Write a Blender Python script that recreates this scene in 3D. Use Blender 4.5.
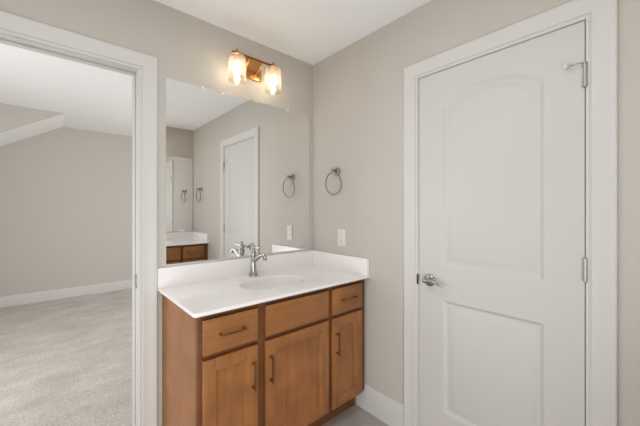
import bpy, bmesh, math, random
from mathutils import Vector, Matrix

for o in list(bpy.data.objects):
    bpy.data.objects.remove(o, do_unlink=True)
scene = bpy.context.scene
COL = scene.collection
random.seed(3)

# ---------------------------------------------------------------- camera
cam_d = bpy.data.cameras.new('camera')
cam_d.sensor_width = 36.0
cam_d.lens = 305.15 / 640.0 * 36.0
cam_d.shift_y = -(213.0 - 209.12) / 640.0
cam_d.clip_start = 0.05
cam = bpy.data.objects.new('camera', cam_d)
COL.objects.link(cam)
cam.location = (-1.5483, -1.8358, 1.3076)
cam.rotation_euler = (math.radians(90), 0, -math.radians(41.488))
scene.camera = cam

# ---------------------------------------------------------------- world, lights, exposure
w = bpy.data.worlds.new('world')
scene.world = w
w.use_nodes = True
w.node_tree.nodes['Background'].inputs[0].default_value = (0.9, 0.95, 1.0, 1)
w.node_tree.nodes['Background'].inputs[1].default_value = 0.3


def area(name, loc, target, sx, sy, power, col=(1, 1, 1)):
    d = bpy.data.lights.new(name, 'AREA')
    d.shape = 'RECTANGLE'
    d.size, d.size_y = sx, sy
    d.energy = power
    d.color = col
    o = bpy.data.objects.new(name, d)
    COL.objects.link(o)
    o.location = loc
    o.rotation_euler = (Vector(target) - Vector(loc)).to_track_quat('-Z', 'Y').to_euler()
    return o


area('bath_left_fill', (-2.44, -1.05, 0.52), (0, -0.95, 0.50), 1.7, 0.95, 6.0, (0.91, 0.955, 1.0))  # added fill low at the left wall; there is no window behind it
area('bath_front_fill', (-1.85, -2.57, 0.66), (-0.72, 0, 0.85), 1.1, 1.2, 24.5, (0.91, 0.955, 1.0))  # unseen fill added behind the camera to lift vanity front and back wall
area('bath_overhead_fill', (-1.45, -1.32, 2.41), (-1.45, -1.32, 0), 1.0, 1.0, 8, (0.91, 0.955, 1.0))  # added overhead fill, no fixture on the ceiling
area('bedroom_left_fill', (-2.9, 1.4, 1.15), (0, 2.3, 1.2), 1.9, 1.7, 32, (0.94, 0.97, 1.0))  # added bedroom fill from the left, with no window there
area('bedroom_right_fill', (1.40, 2.0, 1.2), (-1.0, 2.3, 1.2), 2.2, 1.7, 33, (0.94, 0.97, 1.0))  # second added bedroom fill, out of view on the right, no window

scene.view_settings.view_transform = 'Standard'
scene.view_settings.look = 'None'
scene.view_settings.gamma = 1
scene.view_settings.use_curve_mapping = False
scene.view_settings.exposure = 0.48
BULB = 19.0


# ---------------------------------------------------------------- materials
def s2l(c):
    return tuple(((v / 255) / 12.92 if v / 255 <= .04045 else ((v / 255 + .055) / 1.055) ** 2.4) for v in c)


def mat(name, rgb, rough=.5, metal=0.0, spec=.5, bump=0, bscale=200, var=0, vscale=5, coat=0):
    m = bpy.data.materials.new(name)
    m.use_nodes = True
    nt = m.node_tree
    b = nt.nodes['Principled BSDF']
    c = (*s2l(rgb), 1)
    b.inputs['Base Color'].default_value = c
    b.inputs['Roughness'].default_value = rough
    b.inputs['Metallic'].default_value = metal
    b.inputs['Specular IOR Level'].default_value = spec
    b.inputs['Coat Weight'].default_value = coat
    if bump or var:
        tc = nt.nodes.new('ShaderNodeTexCoord')
    if bump:
        n = nt.nodes.new('ShaderNodeTexNoise')
        n.inputs['Scale'].default_value = bscale
        n.inputs['Detail'].default_value = 3
        nt.links.new(tc.outputs['Object'], n.inputs['Vector'])
        bp = nt.nodes.new('ShaderNodeBump')
        bp.inputs['Strength'].default_value = bump
        bp.inputs['Distance'].default_value = .002
        nt.links.new(n.outputs['Fac'], bp.inputs['Height'])
        nt.links.new(bp.outputs['Normal'], b.inputs['Normal'])
    if var:
        n = nt.nodes.new('ShaderNodeTexNoise')
        n.inputs['Scale'].default_value = vscale
        n.inputs['Detail'].default_value = 4
        nt.links.new(tc.outputs['Object'], n.inputs['Vector'])
        r = nt.nodes.new('ShaderNodeMapRange')
        r.inputs[3].default_value = 1 - var
        r.inputs[4].default_value = 1 + var
        nt.links.new(n.outputs['Fac'], r.inputs[0])
        mx = nt.nodes.new('ShaderNodeMix')
        mx.data_type = 'RGBA'
        mx.blend_type = 'MULTIPLY'
        mx.inputs[0].default_value = 1
        mx.inputs[6].default_value = c
        nt.links.new(r.outputs[0], mx.inputs[7])
        nt.links.new(mx.outputs[2], b.inputs['Base Color'])
    return m


def wood(name, base, axis):
    m = bpy.data.materials.new(name)
    m.use_nodes = True
    nt = m.node_tree
    L = nt.links.new
    b = nt.nodes['Principled BSDF']
    b.inputs['Roughness'].default_value = .38
    b.inputs['Specular IOR Level'].default_value = .4
    tc = nt.nodes.new('ShaderNodeTexCoord')
    mp = nt.nodes.new('ShaderNodeMapping')
    sc = [26, 26, 26]
    sc['xyz'.index(axis)] = 1.6
    mp.inputs['Scale'].default_value = sc
    L(tc.outputs['Object'], mp.inputs['Vector'])
    n1 = nt.nodes.new('ShaderNodeTexNoise')
    n1.inputs['Scale'].default_value = 2.2
    n1.inputs['Detail'].default_value = 6
    n1.inputs['Distortion'].default_value = .6
    L(mp.outputs['Vector'], n1.inputs['Vector'])
    n2 = nt.nodes.new('ShaderNodeTexNoise')          # blotchy maple stain
    n2.inputs['Scale'].default_value = 9
    n2.inputs['Detail'].default_value = 5
    L(tc.outputs['Object'], n2.inputs['Vector'])
    ad = nt.nodes.new('ShaderNodeMix')
    ad.data_type = 'FLOAT'
    ad.inputs[0].default_value = .55
    L(n1.outputs['Fac'], ad.inputs[2])
    L(n2.outputs['Fac'], ad.inputs[3])
    cr = nt.nodes.new('ShaderNodeValToRGB')
    e = cr.color_ramp.elements
    e[0].position, e[1].position = .3, .72
    e[0].color = (*s2l([v * .86 for v in base]), 1)
    e[1].color = (*s2l([min(255, v * 1.12) for v in base]), 1)
    L(ad.outputs[0], cr.inputs['Fac'])
    L(cr.outputs['Color'], b.inputs['Base Color'])
    bp = nt.nodes.new('ShaderNodeBump')
    bp.inputs['Strength'].default_value = .06
    bp.inputs['Distance'].default_value = .001
    L(n1.outputs['Fac'], bp.inputs['Height'])
    L(bp.outputs['Normal'], b.inputs['Normal'])
    return m


WALL = (196, 190, 181)
M = {}
M['wall'] = mat('wall_paint', WALL, .75, spec=.25, bump=.05, bscale=350)
M['ceiling'] = mat('ceiling_paint', (243, 242, 240), .8, spec=.2, bump=.05, bscale=300)
M['trim'] = mat('trim_paint', (209, 206, 201), .42, spec=.4)
M['door'] = mat('door_paint', (203, 200, 195), .45, spec=.4, bump=.03, bscale=250)
M['marble'] = mat('cultured_marble', (244, 239, 237), .16, spec=.5, var=.012, vscale=6)
M['wood_z'] = wood('maple_upright', (152, 100, 57), 'z')
M['wood_x'] = wood('maple_level', (152, 100, 57), 'x')
M['frame'] = wood('maple_frame_shaded', (112, 69, 40), 'z')  # maple darkened: shade of the gaps between fronts is put into the colour
M['bronze'] = mat('pull_bronze', (158, 120, 84), .36, 1)
M['dark_nickel'] = mat('satin_nickel', (150, 146, 141), .3, 1)
M['nickel'] = mat('brushed_nickel', (176, 174, 170), .26, 1)
M['bar'] = mat('bar_shaded_gold', (150, 104, 64), .35, 1)  # darker copy of the gold, with the bar's shade painted in
M['satin'] = mat('satin_steel', (182, 179, 174), .45, .8)
M['gold'] = mat('aged_gold', (206, 150, 96), .25, 1)
M['plastic'] = mat('outlet_plastic', (224, 221, 215), .35)
M['dark'] = mat('slot_dark', (58, 55, 52), .6)
M['rubber'] = mat('bumper_rubber', (230, 228, 224), .6)
M['channel'] = mat('mirror_channel', (208, 205, 201), .5, .5)

# floor tile
m = bpy.data.materials.new('grey_tile')
m.use_nodes = True
nt = m.node_tree
b = nt.nodes['Principled BSDF']
b.inputs['Roughness'].default_value = .45
tc = nt.nodes.new('ShaderNodeTexCoord')
mp = nt.nodes.new('ShaderNodeMapping')
mp.inputs['Rotation'].default_value = (0, 0, math.radians(90))
mp.inputs['Location'].default_value = (.16, .066, 0)
nt.links.new(tc.outputs['Object'], mp.inputs['Vector'])
br = nt.nodes.new('ShaderNodeTexBrick')
br.inputs['Color1'].default_value = (*s2l((172, 165, 157)), 1)
br.inputs['Color2'].default_value = (*s2l((178, 171, 163)), 1)
br.inputs['Mortar'].default_value = (*s2l((194, 188, 180)), 1)
br.inputs['Scale'].default_value = 1
br.inputs['Mortar Size'].default_value = .003
br.inputs['Brick Width'].default_value = .61
br.inputs['Row Height'].default_value = .305
nt.links.new(mp.outputs['Vector'], br.inputs['Vector'])
nz = nt.nodes.new('ShaderNodeTexNoise')
nz.inputs['Scale'].default_value = 14
nz.inputs['Detail'].default_value = 6
nt.links.new(tc.outputs['Object'], nz.inputs['Vector'])
rg = nt.nodes.new('ShaderNodeMapRange')
rg.inputs[3].default_value, rg.inputs[4].default_value = .9, 1.1
nt.links.new(nz.outputs['Fac'], rg.inputs[0])
mx = nt.nodes.new('ShaderNodeMix')
mx.data_type, mx.blend_type = 'RGBA', 'MULTIPLY'
mx.inputs[0].default_value = 1
nt.links.new(br.outputs['Color'], mx.inputs[6])
nt.links.new(rg.outputs[0], mx.inputs[7])
nt.links.new(mx.outputs[2], b.inputs['Base Color'])
M['tile'] = m

# carpet
m = bpy.data.materials.new('loop_carpet')
m.use_nodes = True
nt = m.node_tree
L = nt.links.new
b = nt.nodes['Principled BSDF']
b.inputs['Roughness'].default_value = 1
b.inputs['Specular IOR Level'].default_value = .05
b.inputs['Sheen Weight'].default_value = .2
tc = nt.nodes.new('ShaderNodeTexCoord')
fine = nt.nodes.new('ShaderNodeTexNoise')
fine.inputs['Scale'].default_value = 120
fine.inputs['Detail'].default_value = 4
L(tc.outputs['Object'], fine.inputs['Vector'])
mp = nt.nodes.new('ShaderNodeMapping')
mp.inputs['Rotation'].default_value = (0, 0, math.radians(-28))
mp.inputs['Scale'].default_value = (2.2, 4.5, 1)
L(tc.outputs['Object'], mp.inputs['Vector'])
st = nt.nodes.new('ShaderNodeTexNoise')
st.inputs['Scale'].default_value = 1.3
st.inputs['Detail'].default_value = 7
L(mp.outputs['Vector'], st.inputs['Vector'])
ad = nt.nodes.new('ShaderNodeMix')
ad.data_type = 'FLOAT'
ad.inputs[0].default_value = .36
L(fine.outputs['Fac'], ad.inputs[2])
L(st.outputs['Fac'], ad.inputs[3])
cr = nt.nodes.new('ShaderNodeValToRGB')
e = cr.color_ramp.elements
e[0].position, e[1].position = .3, .7
e[0].color = (*s2l((156, 147, 139)), 1)
e[1].color = (*s2l((220, 211, 203)), 1)
L(ad.outputs[0], cr.inputs['Fac'])
L(cr.outputs['Color'], b.inputs['Base Color'])
bp = nt.nodes.new('ShaderNodeBump')
bp.inputs['Strength'].default_value = .6
bp.inputs['Distance'].default_value = .008
L(fine.outputs['Fac'], bp.inputs['Height'])
L(bp.outputs['Normal'], b.inputs['Normal'])
M['carpet'] = m

# mirror
m = bpy.data.materials.new('silvered_glass')
m.use_nodes = True
b = m.node_tree.nodes['Principled BSDF']
b.inputs['Base Color'].default_value = (.93, .935, .93, 1)
b.inputs['Metallic'].default_value = 1
b.inputs['Roughness'].default_value = 0
M['mirror'] = m

# thin clear glass, faintly champagne
m = bpy.data.materials.new('jar_glass')
m.use_nodes = True
nt = m.node_tree
nt.nodes.clear()
out = nt.nodes.new('ShaderNodeOutputMaterial')
tr = nt.nodes.new('ShaderNodeBsdfTransparent')
tr.inputs[0].default_value = (.97, .93, .86, 1)
gl = nt.nodes.new('ShaderNodeBsdfGlossy')
gl.inputs['Roughness'].default_value = .08
lw = nt.nodes.new('ShaderNodeLayerWeight')
lw.inputs['Blend'].default_value = .35
mr = nt.nodes.new('ShaderNodeMapRange')
mr.inputs[3].default_value, mr.inputs[4].default_value = .05, .35
nt.links.new(lw.outputs['Facing'], mr.inputs[0])
ms = nt.nodes.new('ShaderNodeMixShader')
nt.links.new(mr.outputs[0], ms.inputs[0])
nt.links.new(tr.outputs[0], ms.inputs[1])
nt.links.new(gl.outputs[0], ms.inputs[2])
tl = nt.nodes.new('ShaderNodeBsdfTranslucent')      # seeded glass catches some of the bulb's light
tl.inputs[0].default_value = (.95, .88, .76, 1)
m2 = nt.nodes.new('ShaderNodeMixShader')
m2.inputs[0].default_value = .12
nt.links.new(ms.outputs[0], m2.inputs[1])
nt.links.new(tl.outputs[0], m2.inputs[2])
nt.links.new(m2.outputs[0], out.inputs[0])
M['glass'] = m

m = bpy.data.materials.new('warm_bulb')
m.use_nodes = True
b = m.node_tree.nodes['Principled BSDF']
b.inputs['Base Color'].default_value = (1, .95, .85, 1)
b.inputs['Emission Color'].default_value = (1, .92, .80, 1)
b.inputs['Emission Strength'].default_value = BULB
M['bulb'] = m

# ---------------------------------------------------------------- mesh helpers
FLIP = [None]           # None, or the y of a plane: y -> plane - y (the vanity across the room)


def new():
    return bmesh.new()


def box(bm, x0, x1, y0, y1, z0, z1, bev=0, seg=2):
    t = bmesh.new()
    bmesh.ops.create_cube(t, size=1)
    for v in t.verts:
        v.co = Vector((x0 + (v.co.x + .5) * (x1 - x0), y0 + (v.co.y + .5) * (y1 - y0), z0 + (v.co.z + .5) * (z1 - z0)))
    if bev:
        bmesh.ops.bevel(t, geom=t.edges[:] + t.verts[:], offset=bev, segments=seg, profile=.5, affect='EDGES', clamp_overlap=True)
    me = bpy.data.meshes.new('t')
    t.to_mesh(me)
    t.free()
    bm.from_mesh(me)
    bpy.data.meshes.remove(me)


def frame_of(d):
    d = Vector(d).normalized()
    a = Vector((0, 0, 1)) if abs(d.z) < .9 else Vector((1, 0, 0))
    u = d.cross(a).normalized()
    return u, d.cross(u).normalized(), d


def bridge(bm, r0, r1):
    n = len(r0)
    for i in range(n):
        j = (i + 1) % n
        try:
            bm.faces.new((r0[i], r0[j], r1[j], r1[i]))
        except ValueError:
            pass


def lathe(bm, prof, org, axis=(0, 0, 1), n=28, cap0=True, cap1=True):
    u, v, d = frame_of(axis)
    org = Vector(org)
    rings = []
    for r, h in prof:
        r = max(r, 1e-4)
        rings.append([bm.verts.new(org + d * h + (u * math.cos(2 * math.pi * k / n) + v * math.sin(2 * math.pi * k / n)) * r) for k in range(n)])
    for a, b_ in zip(rings, rings[1:]):
        bridge(bm, a, b_)
    if cap0:
        bm.faces.new(rings[0][::-1])
    if cap1:
        bm.faces.new(rings[-1])


def smooth_path(pts, k=6):
    """Catmull-Rom through (x,y,z,r) rows"""
    P = [pts[0]] + list(pts) + [pts[-1]]
    out = []
    for i in range(1, len(P) - 2):
        for j in range(k):
            t = j / k
            out.append(tuple(.5 * (2 * P[i][c] + (P[i + 1][c] - P[i - 1][c]) * t + (2 * P[i - 1][c] - 5 * P[i][c] + 4 * P[i + 1][c] - P[i + 2][c]) * t * t
                                   + (3 * P[i][c] - P[i - 1][c] - 3 * P[i + 1][c] + P[i + 2][c]) * t ** 3) for c in range(len(pts[0]))))
    out.append(tuple(pts[-1]))
    return out


def tube(bm, pts, n=14, flat=1.0, closed=False):
    P = [Vector(p[:3]) for p in pts]
    R = [p[3] for p in pts]
    m_ = len(P)
    rings = []
    u = None
    for i in range(m_):
        if closed:
            d = P[(i + 1) % m_] - P[i - 1]
        else:
            d = P[min(i + 1, m_ - 1)] - P[max(i - 1, 0)]
        d.normalize()
        if u is None:
            u = frame_of(d)[0]
        u = (u - d * u.dot(d)).normalized()
        v = d.cross(u)
        rings.append([bm.verts.new(P[i] + (u * math.cos(2 * math.pi * k / n) + v * math.sin(2 * math.pi * k / n) * flat) * R[i]) for k in range(n)])
    for a, b_ in zip(rings, rings[1:]):
        bridge(bm, a, b_)
    if closed:
        bridge(bm, rings[-1], rings[0])
    else:
        bm.faces.new(rings[0][::-1])
        bm.faces.new(rings[-1])


def props(o, label=None, cat=None, group=None, kind=None):
    if label: o['label'] = label
    if cat: o['category'] = cat
    if group: o['group'] = group
    if kind: o['kind'] = kind
    return o


def origin_of(parent):
    while parent.parent:
        parent = parent.parent
    return Vector(parent.location)


def obj(name, bm, material, parent=None, org=None, smooth=True, angle=35, recalc=True):
    if FLIP[0] is not None:
        for v in bm.verts:
            v.co.y = FLIP[0] - v.co.y
    if recalc:
        bmesh.ops.recalc_face_normals(bm, faces=bm.faces[:])
    elif FLIP[0] is not None:
        bmesh.ops.reverse_faces(bm, faces=bm.faces[:])
    o_ = origin_of(parent) if parent else Vector(org or (0, 0, 0))
    if FLIP[0] is not None and not parent and org:
        o_ = Vector((o_.x, FLIP[0] - o_.y, o_.z))
    for v in bm.verts:
        v.co -= o_
    me = bpy.data.meshes.new(name)
    bm.to_mesh(me)
    bm.free()
    me.materials.append(material)
    o = bpy.data.objects.new(name, me)
    COL.objects.link(o)
    if parent:
        o.parent = parent
    else:
        o.location = o_
    if smooth:
        for p in me.polygons:
            p.use_smooth = True
        me.set_sharp_from_angle(angle=math.radians(angle))
    return o


def thing(name, label, cat, loc, group=None):
    o = bpy.data.objects.new(name, None)
    COL.objects.link(o)
    o.empty_display_size = .05
    if FLIP[0] is not None:
        loc = (loc[0], FLIP[0] - loc[1], loc[2])
    o.location = loc
    return props(o, label, cat, group)


def struct(name, bm, material, label=None, cat=None, parent=None, **k):
    o = obj(name, bm, material, parent, **k)
    if not parent:
        o['kind'] = 'structure'
        props(o, label, cat)
    return o


# ---------------------------------------------------------------- the setting
H = 2.44            # bathroom ceiling
HB = 2.51           # bedroom ceiling
YO = -2.685         # opposite wall
XL = -2.5           # bathroom left wall
T = .088            # wall thickness
DX0, DX1, DZ = -1.962, -1.206, 2.036    # doorway to the bedroom (between jamb faces)
RY0, RY1, RZ = -1.634, -.926, 2.037     # closed door in the right wall

b = new(); box(b, XL, 0, YO, .0, -.05, 0)
struct('floor', b, M['tile'], 'grey tiled bathroom floor', 'floor')
b = new(); box(b, XL - T, T, YO - T, .06, H, H + .06)
struct('ceiling', b, M['ceiling'], 'flat white bathroom ceiling', 'ceiling')
b = new()
box(b, XL - T, DX0 - .018, 0, T, 0, HB); box(b, DX1 + .018, 1.5, 0, T, 0, HB); box(b, DX0 - .018, DX1 + .018, 0, T, DZ + .018, HB)
struct('wall_back', b, M['wall'], 'greige wall behind the mirror and vanity, with the bedroom doorway', 'wall')
b = new()
box(b, 0, T, YO - T, RY0 - .02, 0, H); box(b, 0, T, RY1 + .02, 0, 0, H); box(b, 0, T, RY0 - .02, RY1 + .02, RZ + .02, H)
struct('wall_right', b, M['wall'], 'greige wall holding the white panel door', 'wall')
b = new(); box(b, XL, 0, YO - T, YO, 0, H)
struct('wall_front', b, M['wall'], 'greige wall across the room, seen in the mirror', 'wall')
b = new(); box(b, XL - T, XL, YO - T, 0, 0, H)
struct('wall_left', b, M['wall'], 'greige bathroom wall on the left, out of frame', 'wall')

# bedroom beyond the doorway
YB, YG, XR, SL = 4.0, 3.15, -1.41, .59      # far wall, gable face, ridge of the slope, its fall
XE = -3.0
b = new(); box(b, XE, 1.5, 0.0, YB, -.05, .004)
struct('floor_bedroom', b, M['carpet'], 'beige grey carpet in the bedroom beyond the doorway', 'carpet')
b = new(); box(b, XE - T, 1.5 + T, T, YB + T, HB, HB + .06)
struct('ceiling_bedroom', b, M['ceiling'], 'flat white ceiling of the bedroom', 'ceiling')
b = new(); box(b, XE - T, 1.5 + T, YB, YB + T, 0, HB)
struct('wall_bedroom_back', b, M['wall'], 'greige far wall of the bedroom above the white baseboard', 'wall')
b = new(); box(b, XE - T, XE, 0, YB, 0, HB)
struct('wall_bedroom_left', b, M['wall'], 'greige bedroom wall hidden left of the doorway', 'wall')
b = new(); box(b, 1.5, 1.5 + T, 0, YB, 0, HB)
struct('wall_bedroom_right', b, M['wall'], 'greige bedroom wall hidden behind the mirror wall', 'wall')


def prism(bm, tri, y0, y1):
    a = [bm.verts.new((x, y0, z)) for x, z in tri]
    c = [bm.verts.new((x, y1, z)) for x, z in tri]
    bm.faces.new(a); bm.faces.new(c[::-1])
    bridge(bm, a, c)


zE = HB - (XR - XE) * SL
b = new(); prism(b, [(XE, HB), (XR, HB), (XE, zE)], YG, YG + .02)
struct('wall_gable', b, M['wall'], 'triangular greige wall above the sloped bedroom ceiling', 'wall', smooth=False)
b = new(); prism(b, [(XE, HB), (XR, HB), (XE, zE)], YG + .02, YB)
struct('ceiling_slope', b, M['ceiling'], 'white sloped ceiling at the far left of the bedroom', 'ceiling', smooth=False)

# baseboards
BASE = [(0, 0), (.014, 0), (.014, .125), (.0125, .133), (.0125, .139), (.009, .146), (.007, .158), (.005, .165), (0, .165)]


def baseboard(bm, p0, p1, nrm, z=0.0, sc=1.0):
    nx, ny = nrm
    r = []
    for p in (p0, p1):
        r.append([bm.verts.new((p[0] + nx * (t + .0004), p[1] + ny * (t + .0004), z + h * sc)) for t, h in BASE])
    bridge(bm, r[0], r[1])
    bm.faces.new(r[0]); bm.faces.new(r[1][::-1])


b = new(); baseboard(b, (0, -.465), (0, -.831), (-1, 0)); baseboard(b, (0, -1.722), (0, -2.1), (-1, 0))
struct('baseboard_right', b, M['trim'], 'white baseboard between the vanity and the panel door', 'baseboard')
b = new(); baseboard(b, (XE, YB), (1.5, YB), (0, -1), .004, .85)
struct('baseboard_bedroom', b, M['trim'], 'white baseboard along the far bedroom wall', 'baseboard')
b = new(); baseboard(b, (XL, 0), (DX0 - .095, 0), (0, -1))
struct('baseboard_back', b, M['trim'], 'white baseboard left of the bedroom doorway', 'baseboard')
b = new(); baseboard(b, (XL, YO), (-1.15, YO), (0, 1))
struct('baseboard_front', b, M['trim'], 'white baseboard on the wall across the room', 'baseboard')
b = new(); baseboard(b, (XL, YO), (XL, 0), (1, 0))
struct('baseboard_left', b, M['trim'], 'white baseboard on the hidden left wall', 'baseboard')

# door casings
CAS = [(0, 0), (0, .0085), (.003, .0105), (.009, .0105), (.0115, .0085), (.014, .0085), (.016, .0135), (.019, .0150), (.030, .0135), (.050, .0145), (.066, .0175),
       (.070, .0185), (.083, .0185), (.087, .0160), (.088, .0130), (.088, 0)]


def casing(bm, a, c, top, f, width=.088):
    """U-shaped mitred moulding round an opening a..c (along the wall), f(s, t, z) -> point"""
    rows = [[], [], [], []]
    k = width / .088
    for wd, t in CAS:
        wd *= k
        t += .0004
        for row, (s, z) in zip(rows, [(a - wd, 0), (a - wd, top + wd), (c + wd, top + wd), (c + wd, 0)]):
            row.append(bm.verts.new(f(s, t, z)))
    for r0, r1 in zip(rows, rows[1:]):
        bridge(bm, r0, r1)
    bm.faces.new(rows[0]); bm.faces.new(rows[3][::-1])


# trim_1: jamb, stop and casings of the bedroom doorway
b = new()
casing(b, DX0 - .006, DX1 + .006, DZ + .006, lambda s, t, z: (s, -t, z))
t1 = struct('trim_1', b, M['trim'], 'white casing and jamb framing the open bedroom doorway', 'door frame', angle=25)
b = new(); casing(b, DX0 - .014, DX1 + .014, DZ + .014, lambda s, t, z: (s, T + t, z))
obj('casing', b, M['trim'], t1, angle=25)
b = new()
box(b, DX1, DX1 + .0175, .0004, T - .0004, .005, DZ, .001)
box(b, DX0 - .0175, DX0, .0004, T - .0004, .005, DZ, .001)
box(b, DX0 - .0175, DX1 + .0175, .0004, T - .0004, DZ, DZ + .0175, .001)
obj('jamb', b, M['trim'], t1)
b = new()
box(b, DX1 - .011, DX1 - .0004, .040, .070, .005, DZ - .011, .003)
box(b, DX0 + .0004, DX0 + .011, .040, .070, .005, DZ - .011, .003)
box(b, DX0 + .0004, DX1 - .0004, .040, .070, DZ - .011, DZ - .0004, .003)
obj('door_stop', b, M['trim'], t1)
b = new()
box(b, DX1 - .0022, DX1 - .0003, .0015, .040, .890, .962, .0006)
sp = obj('strike_plate', b, M['nickel'], t1)
props(sp, 'small metal strike plate')

# trim_2: casing and jamb of the closed door
b = new()
casing(b, RY0 - .0, RY1 + .006, RZ + .001, lambda s, t, z: (-t, s, z))
t2 = struct('trim_2', b, M['trim'], 'white casing framing the closed panel door', 'door frame', angle=25)
b = new()
box(b, .0004, T, RY1, RY1 + .0195, .0, RZ, .001)
box(b, .0004, T, RY0 - .0195, RY0, .0, RZ, .001)
box(b, .0004, T, RY0 - .0195, RY1 + .0195, RZ, RZ + .0195, .001)
box(b, .040, .075, RY1 - .011, RY1, 0, RZ, .002)
box(b, .040, .075, RY0, RY0 + .011, 0, RZ, .002)
box(b, .040, .075, RY0, RY1, RZ - .011, RZ, .002)
obj('jamb', b, M['trim'], t2)
b = new(); box(b, -.0128, -.0112, RY1 - .001, RY1 + .011, .890, .946, .0006)
obj('strike_plate', b, M['dark'], t2)

# ---------------------------------------------------------------- door_1: two-panel arch-top slab
DXF = -.004
y0, y1 = RY0 + .0035, RY1 - .0035
z0, z1 = .012, RZ - .0035


def arch(a, c, zb, zs, zp, d, n=20):
    """outline a..c, flat bottom, eyebrow arch top, inset by d"""
    a, c, zb, zs, zp = a + d, c - d, zb + d, zs - d * .9, zp - d
    half, rise = (c - a) / 2, zp - zs
    pts = [(a, zb), (c, zb)]
    if rise < 1e-3:
        return pts + [(c + (a - c) * i / n, zs) for i in range(n + 1)]
    R = (half * half + rise * rise) / (2 * rise)
    th = math.asin(half / R)
    for i in range(n + 1):
        q = th - 2 * th * i / n
        pts.append(((a + c) / 2 + R * math.sin(q), zp - R + R * math.cos(q)))
    return pts


b = new()
panels = [(-1.502, -1.057, 1.007, 1.853, 1.924), (-1.502, -1.064, .238, .829, .829)]
outer = [b.verts.new((DXF, y, z)) for y, z in [(y0, z0), (y1, z0), (y1, z1), (y0, z1)]]
edges = [b.edges.new((outer[i], outer[(i + 1) % 4])) for i in range(4)]
STEP = [(0, 0), (.003, .0015), (.010, .0075), (.016, .0108), (.023, .0112), (.030, .0095), (.044, .0045), (.052, .0028), (.054, .0024)]
for pn in panels:
    prev = None
    for d, dep in STEP:
        ring = [b.verts.new((DXF + dep, y, z)) for y, z in arch(*pn, d)]
        if prev is None:
            edges += [b.edges.new((ring[i], ring[(i + 1) % len(ring)])) for i in range(len(ring))]
        else:
            bridge(b, prev, ring)
        prev = ring
    b.faces.new(prev)
bmesh.ops.triangle_fill(b, use_beauty=True, use_dissolve=False, edges=edges)
back = [b.verts.new((DXF + .035, v.co.y, v.co.z)) for v in outer]
bridge(b, outer, back)
b.faces.new(back)
d1 = struct('door_1', b, M['door'], 'closed white two-panel door with arched upper panel', 'door', angle=20)

ZH, YH = .922, -.990
hb = new()
lathe(hb, [(.033, -.0025), (.033, .004), (.030, .008), (.022, .011), (.013, .014), (.011, .030), (.012, .046)], (DXF, YH, ZH), (-1, 0, 0), 32)
xl = DXF - .046
tube(hb, smooth_path([(xl, YH + .014, ZH + .002, .008), (xl - .002, YH + .004, ZH + .003, .0125), (xl - .003, YH - .020, ZH + .006, .0105), (xl - .002, YH - .05, ZH + .004, .0085),
                      (xl + .004, YH - .075, ZH - .008, .0065), (xl + .008, YH - .092, ZH - .011, .0055), (xl + .010, YH - .099, ZH - .009, .0035)]), 16)
obj('lever_handle', hb, M['nickel'], d1, angle=50)
b = new(); box(b, DXF + .004, DXF + .030, y1 - .0005, y1 + .0022, .893, .948, .0005)
obj('latch_plate', b, M['nickel'], d1)
for zc in (1.822, 1.075, .28):
    b = new()
    for k in range(5):
        lathe(b, [(.0075, 0), (.0075, .0172), (.0068, .0174), (.0068, .0177)], (-.0115, RY0 + .001, zc - .044 + k * .0177), n=16)
    lathe(b, [(.003, 0), (.005, .002), (.003, .005)], (-.0115, RY0 + .001, zc + .0445), n=14)
    lathe(b, [(.003, 0), (.005, -.002), (.003, -.005)], (-.0115, RY0 + .001, zc - .0445), n=14)
    box(b, -.0085, .003, RY0 + .0005, RY0 + .0035, zc - .044, zc + .044)
    box(b, -.0058, -.0042, y0 + .0002, y0 + .010, zc - .044, zc + .044, .0004)
    hg = obj('hinge', b, M['satin'], d1)
    if zc > 1.5:        # hinge-pin door stop
        b = new()
        zz = zc + .047
        lathe(b, [(.008, -.0015), (.008, .0015)], (-.0115, RY0 + .001, zz), n=16)
        tube(b, [(-.0125, RY0 + .004, zz, .0022), (-.022, RY0 + .022, zz, .0022), (-.030, RY0 + .045, zz - .001, .0022), (-.031, RY0 + .056, zz - .001, .0022)], 10)
        tube(b, [(-.024, RY0 + .028, zz, .0020), (-.014, RY0 + .050, zz - .004, .0020), (-.0075, RY0 + .058, zz - .004, .0020)], 10)
        obj('hinge_door_stop', b, M['satin'], hg)
        b = new()
        lathe(b, [(.006, 0), (.0075, .003), (.0075, .009), (.005, .011)], (-.031, RY0 + .054, zz - .001), (-.3, 1, 0), 16)
        obj('bumper', b, M['rubber'], hg)

# ---------------------------------------------------------------- vanity cabinet
FX0, FX1 = -1.087, -.010
FY = -.535              # face-frame front
CT = .862               # cabinet top
SECT = [(-1.068, -.808), (-.763, -.346), (-.314, -.054)]


def pull(bm, c, horizontal, ln=.128):
    x, z = c
    yb = FY - .0205
    h2 = ln / 2
    for s in (-1, 1):
        px, pz = (x + s * (h2 - .008), z) if horizontal else (x, z + s * (h2 - .008))
        box(bm, px - .004, px + .004, yb - .030, yb + .0002, pz - .004, pz + .004, .001)
    if horizontal:
        box(bm, x - h2, x + h2, yb - .034, yb - .026, z - .0042, z + .0042, .0015)
    else:
        box(bm, x - .0042, x + .0042, yb - .034, yb - .026, z - h2, z + h2, .0015)


def slab(bm, x0, x1, z0_, z1_):
    box(bm, x0, x1, FY - .0200, FY - .0005, z0_, z1_, .0025, 2)


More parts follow.
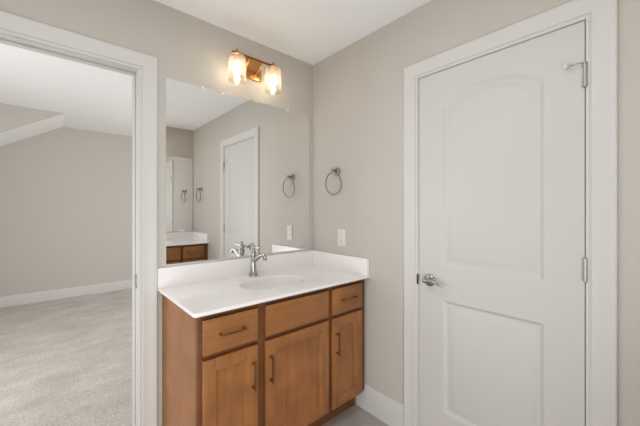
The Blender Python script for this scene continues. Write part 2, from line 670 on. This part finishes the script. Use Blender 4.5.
def shaker(bm, x0, x1, z0_, z1_, st=.056):
    yf, yk = FY - .0200, FY - .0005
    for (a, c, e_, g) in ((x0, x0 + st, z0_, z1_), (x1 - st, x1, z0_, z1_), (x0 + st, x1 - st, z0_, z0_ + st), (x0 + st, x1 - st, z1_ - st, z1_)):
        box(bm, a, c, yf, yk, e_, g, .0016, 2)
    box(bm, x0 + st - .004, x1 - st + .004, FY - .0052, FY - .002, z0_ + st - .004, z1_ - st + .004)
    # small inner bead that steps down to the flat panel
    i0, i1, k0, k1 = x0 + st, x1 - st, z0_ + st, z1_ - st
    r0 = [bm.verts.new((x, FY - .0165, z)) for x, z in ((i0, k0), (i1, k0), (i1, k1), (i0, k1))]
    r1 = [bm.verts.new((x, FY - .0053, z)) for x, z in ((i0 + .006, k0 + .006), (i1 - .006, k0 + .006), (i1 - .006, k1 - .006), (i0 + .006, k1 - .006))]
    bridge(bm, r0, r1)


def vanity(label, lab_top, lab_faucet):
    v = thing('vanity_cabinet', label, 'vanity', ((FX0 + FX1) / 2, -.27, 0), 'matching wooden vanity cabinets')
    b = new()
    zb = .124
    for x in (FX0, FX1 - .016):                                     # side panels with toe-kick notch
        box(b, x, x + .016, FY + .019, -.001, zb, CT)
        box(b, x, x + .016, -.46, -.001, .0005, zb)
    box(b, FX0 + .016, FX1 - .016, FY + .02, -.001, zb, zb + .014)
    box(b, FX0 + .016, FX1 - .016, -.008, -.001, zb + .014, CT)
    obj('body', b, M['wood_z'], v)
    b = new()
    zr = [(.124, .154), (.655, .695), (.828, CT)]
    for x0, x1 in ((FX0, SECT[0][0] + .012), (SECT[0][1] - .012, SECT[1][0] + .012), (SECT[1][1] - .012, SECT[2][0] + .012), (SECT[2][1] - .012, FX1)):
        box(b, x0, x1, FY, FY + .0188, .124, CT, .001)
    for x0, x1 in SECT:
        for a, c in zr:
            box(b, x0 + .011, x1 - .011, FY + .0001, FY + .0185, a, c)
    obj('face_frame', b, M['frame'], v)
    b = new(); box(b, FX0 + .0162, FX1 - .0162, -.46, -.448, .0005, .1235)
    obj('toe_kick', b, M['frame'], v)
    b = new(); box(b, FX1 + .0005, -.0008, FY + .012, FY + .03, .17, CT)
    obj('filler_strip', b, M['frame'], v)
    for i, (x0, x1) in enumerate(SECT):
        zt0, zt1 = .687, .838
        b = new(); slab(b, x0, x1, zt0, zt1)
        d = obj('false_drawer_front' if i == 1 else 'drawer', b, M['wood_x'], v)
        if i != 1:
            b = new(); pull(b, ((x0 + x1) / 2 - (.003 if i == 0 else .006), .766), True)
            obj('handle', b, M['bronze'], d)
        b = new(); shaker(b, x0, x1, .136, .665)
        d = obj('door', b, M['wood_z'], v)
        hx = (x1 - .030) if i == 0 else (x0 + .021) if i == 1 else (x0 + .026)
        b = new(); pull(b, (hx, .531 if i < 2 else .520), False)
        obj('handle', b, M['bronze'], d)

    # ---- countertop with integral oval basin
    ZT, ZBm = .880, .8626
    t = thing('vanity_countertop', lab_top, 'countertop', (-.56, -.29, ZBm), 'matching white vanity tops')
    def splash(bm, p0, p1, nrm):
        prof = [(0, ZT + .0003), (.032, ZT + .0003)]
        prof += [(.020 + .012 * (1 - math.sin(a)), ZT + .0003 + .012 * (1 - math.cos(a))) for a in [math.pi / 2 * k / 6 for k in range(1, 7)]]
        prof += [(.020, .982), (.0190, .9848), (.0165, .986), (0, .986)]
        r = [[bm.verts.new((p[0] + nrm[0] * t_, p[1] + nrm[1] * t_, z)) for t_, z in prof] for p in (p0, p1)]
        bridge(bm, r[0], r[1])
        bm.faces.new(r[0]); bm.faces.new(r[1][::-1])
    X0, X1, Y0, Y1 = -1.112, -.0012, -.572, -.0012
    BX, BY, BA, BB = -.562, -.304, .207, .152

    def outline(d, rad=.016, n=6):
        x0, yf = X0 + d, Y0 + d
        pts = [(X1, Y1), (x0, Y1)]
        r = rad - d * .5
        for k in range(n + 1):
            a = math.pi + (math.pi / 2) * k / n
            pts.append((x0 + r + r * math.cos(a), yf + r + r * math.sin(a)))
        pts.append((X1, yf))
        return pts
    b = new()
    prev = None
    for d, z in ((.004, ZBm), (.0012, ZBm + .002), (0, ZBm + .005), (0, ZT - .006), (.0015, ZT - .0025), (.0035, ZT - .0008), (.007, ZT)):
        r = [b.verts.new((x, y, z)) for x, y in outline(d)]
        if prev: bridge(b, prev, r)
        else: first = r
        prev = r
    eds = [b.edges.new((prev[i], prev[(i + 1) % len(prev)])) if b.edges.get((prev[i], prev[(i + 1) % len(prev)])) is None else b.edges.get((prev[i], prev[(i + 1) % len(prev)])) for i in range(len(prev))]
    N = 64
    el = [b.verts.new((BX + BA * math.cos(2 * math.pi * k / N), BY + BB * math.sin(2 * math.pi * k / N), ZT)) for k in range(N)]
    eds += [b.edges.new((el[i], el[(i + 1) % N])) for i in range(N)]
    bmesh.ops.triangle_fill(b, use_beauty=True, edges=eds, normal=(0, 0, 1))
    obj('slab', b, M['marble'], t, angle=40)
    b = new()
    prev = None
    for q, z in ((1, 0), (.985, -.0008), (.967, -.0035), (.952, -.009), (.935, -.020), (.90, -.042), (.84, -.068), (.74, -.092), (.58, -.110), (.38, -.119), (.18, -.123), (.115, -.1245)):
        r = [b.verts.new((BX + BA * q * math.cos(2 * math.pi * k / N), BY + BB * q * math.sin(2 * math.pi * k / N), ZT + z)) for k in range(N)]
        if prev: bridge(b, prev, r)
        prev = r
    b.faces.new(prev)
    for f in b.faces: f.normal_update()
    bs = obj('basin', b, M['marble'], t, angle=60)
    b = new()
    lathe(b, [(.0215, 0), (.0215, .002), (.017, .0032), (.015, .001), (.013, .001), (.012, .005), (.004, .007)], (BX, BY, ZT - .1242), n=28)
    obj('drain', b, M['nickel'], bs)
    b = new(); splash(b, (X0, Y1), (X1 - .0203, Y1), (0, -1))
    obj('backsplash', b, M['marble'], t)
    b = new(); splash(b, (X1, Y0 + .006), (X1, Y1), (-1, 0))
    obj('side_splash', b, M['marble'], t)

    # ---- faucet: flared post, downturned spout, cross lever on top
    fx, fy = -.572, -.086
    f = thing('faucet', lab_faucet, 'faucet', (fx, fy, ZT), 'matching basin faucets')
    b = new()
    lathe(b, [(.0290, .0004), (.0290, .004), (.0265, .008), (.0225, .022), (.0190, .045), (.0168, .075), (.0165, .105), (.0185, .128), (.0205, .140), (.0205, .150), (.0170, .155)], (fx, fy, ZT), n=32)
    obj('body', b, M['nickel'], f, angle=60)
    b = new()
    tube(b, smooth_path([(fx, fy - .006, ZT + .098, .0135), (fx, fy - .040, ZT + .112, .0128), (fx, fy - .080, ZT + .133, .0118), (fx, fy - .108, ZT + .144, .0112),
                         (fx, fy - .128, ZT + .141, .0112), (fx, fy - .140, ZT + .128, .0115), (fx, fy - .144, ZT + .116, .0122)]), 18)
    obj('spout', b, M['nickel'], f, angle=60)
    b = new()
    lathe(b, [(.0150, .1552), (.0150, .160), (.0125, .166), (.0115, .176), (.0145, .182), (.0145, .188), (.0095, .194), (.006, .198), (.0075, .204), (.005, .210), (.0015, .212)], (fx, fy, ZT), n=24)
    tube(b, smooth_path([(fx, fy + .030, ZT + .188, .0045), (fx, fy + .022, ZT + .186, .0062), (fx, fy, ZT + .184, .0075), (fx, fy - .035, ZT + .184, .0060), (fx, fy - .070, ZT + .185, .0064),
                         (fx, fy - .084, ZT + .186, .0074), (fx, fy - .090, ZT + .186, .004)]), 14)
    obj('lever', b, M['nickel'], f, angle=60)
    return v


def vanity_mirror(label, mx0=-1.069, mx1=-.041, clips=(-.865, -.245)):
    mr_ = thing('wall_mirror', label, 'mirror', (-.555, 0, .987), 'matching wall mirrors')
    b = new(); box(b, mx0, mx1, -.0065, -.0008, .9915, 2.0355, .0008, 1)
    obj('glass_panel', b, M['mirror'], mr_, smooth=False)
    b = new(); box(b, mx0, mx1, -.0078, -.0070, .9868, 1.0005); box(b, mx0, mx1, -.0070, -.0006, .9868, .9910)
    obj('bottom_channel', b, M['channel'], mr_, smooth=False)
    for x in clips:
        b = new(); box(b, x - .007, x + .007, -.0085, -.0068, 2.026, 2.041, .0006, 1); box(b, x - .007, x + .007, -.0068, -.0004, 2.0358, 2.041)
        obj('clip', b, M['rubber'], mr_)


def vanity_light(label, dx=0):
    LX0, LX1, LY, LZ = -.697 + dx, -.440 + dx, -.112, 2.256
    cxm = (LX0 + LX1) / 2
    s = thing('vanity_light', label, 'wall light', (cxm, 0, 2.235), 'matching two-lamp vanity lights')
    b = new(); box(b, cxm - .095, cxm + .095, -.022, -.0008, 2.170, 2.300, .004, 2)
    obj('backplate', b, M['gold'], s)
    b = new(); box(b, LX0 - .030, LX1 + .030, LY - .008, LY + .008, LZ - .004, LZ + .006, .002)
    obj('bar', b, M['bar'], s)
    for sx in (-1, 1):
        b = new()
        tube(b, smooth_path([(cxm + sx * .045, -.020, 2.205, .0055), (cxm + sx * .045, -.050, 2.205, .0055), (cxm + sx * .046, -.085, 2.220, .0055), (cxm + sx * .047, LY, LZ - .004, .0055)]), 12)
        obj('arm', b, M['gold'], s)
    for x in (LX0, LX1):
        b = new()
        lathe(b, [(.006, .0065), (.0085, .009), (.0085, .015), (.005, .018), (.0065, .023), (.003, .028)], (x, LY, LZ), n=18)
        obj('finial', b, M['gold'], s)
        b = new()
        lathe(b, [(.012, -.0045), (.034, -.010), (.036, -.014), (.024, -.018), (.0205, -.022), (.0205, -.058), (.017, -.062)], (x, LY, LZ), n=28)
        so = obj('socket', b, M['gold'], s)
        b = new()
        lathe(b, [(.010, -.0625), (.011, -.070), (.014, -.080), (.0175, -.094), (.0190, -.106), (.0170, -.120), (.011, -.130), (.002, -.134)], (x, LY, LZ), n=24)
        obj('bulb', b, M['bulb'], so, angle=80)
        b = new()
        lathe(b, [(.037, -.0145), (.046, -.017), (.0525, -.026), (.0540, -.040), (.0540, -.166), (.0530, -.171), (.0512, -.171), (.0515, -.166), (.0515, -.040), (.050, -.028), (.045, -.0195), (.037, -.0165)],
              (x, LY, LZ), n=40, cap0=False, cap1=False)
        obj('glass_shade', b, M['glass'], s, angle=60)


def towel_ring(label, y=-.277):
    t = thing('towel_ring', label, 'towel ring', (0, y, 1.572), 'matching nickel towel rings')
    b = new()
    lathe(b, [(.0300, .0008), (.0300, .006), (.027, .011), (.020, .014), (.014, .018), (.0125, .032), (.015, .040), (.0180, .047), (.0180, .055), (.011, .060), (.004, .061)], (0, y, 1.576), (-1, 0, 0), 28)
    obj('mounting_post', b, M['dark_nickel'], t, angle=50)
    b = new()
    R_ = .079
    tube(b, [(-.051 + .006 * (1 - math.cos(a)), y + R_ * math.sin(a), 1.567 - R_ + R_ * math.cos(a), .0050) for a in [2 * math.pi * k / 56 for k in range(56)]], 12, closed=True)
    obj('ring', b, M['dark_nickel'], t, angle=80)


def outlet(label, y=-.320, z=1.106):
    o = thing('wall_outlet', label, 'outlet', (0, y, z), 'matching wall outlets')
    b = new(); box(b, -.0060, -.0006, y - .038, y + .038, z - .061, z + .061, .0025, 2)
    obj('cover_plate', b, M['plastic'], o)
    b = new(); box(b, -.0085, -.0055, y - .0168, y + .0168, z - .0335, z + .0335, .001, 2)
    r = obj('receptacle', b, M['plastic'], o)
    for s in (-1, 1):
        for q, h_ in ((-.006, .0045), (.006, .0035)):
            b = new(); box(b, -.0088, -.0084, y + q - .0008, y + q + .0008, z + s * .021 - h_, z + s * .021 + h_)
            obj('slot', b, M['dark'], r)
        b = new(); lathe(b, [(.0022, 0), (.0022, .0004)], (-.0084, y, z + s * .021 - .009), (-1, 0, 0), 12)
        obj('slot', b, M['dark'], r)
    for s in (-1, 1):
        b = new(); lathe(b, [(.003, 0), (.0026, .0008)], (-.0060, y, z + s * .0485), (-1, 0, 0), 14)
        obj('screw', b, M['plastic'], o)


vanity('brown maple vanity cabinet with three doors standing under the large mirror',
       'white countertop with oval basin on the near vanity under the mirror',
       'brushed nickel faucet on the white top in front of the mirror')
vanity_mirror('large frameless mirror above the near vanity beside the bedroom doorway')
vanity_light('lit gold two-lamp vanity light with clear glass shades above the mirror')
towel_ring('nickel towel ring on the wall between the mirror and the white door')
outlet('white outlet just above the side splash on the right wall')

FLIP[0] = YO
vanity('brown vanity cabinet across the room, seen only reflected at the mirror\'s lower left',
       'white countertop on the reflected vanity at the lower left of the mirror',
       'nickel faucet on the vanity across the room, hidden from direct view')
vanity_mirror('frameless mirror on the wall across the room, seen within the near mirror', -1.06, -.012, (-.85, -.22))
vanity_light('gold vanity light on the wall across the room, above the reflected vanity', -.10)
towel_ring('nickel towel ring beyond the door, seen reflected at the mirror\'s left', -.318)
FLIP[0] = None
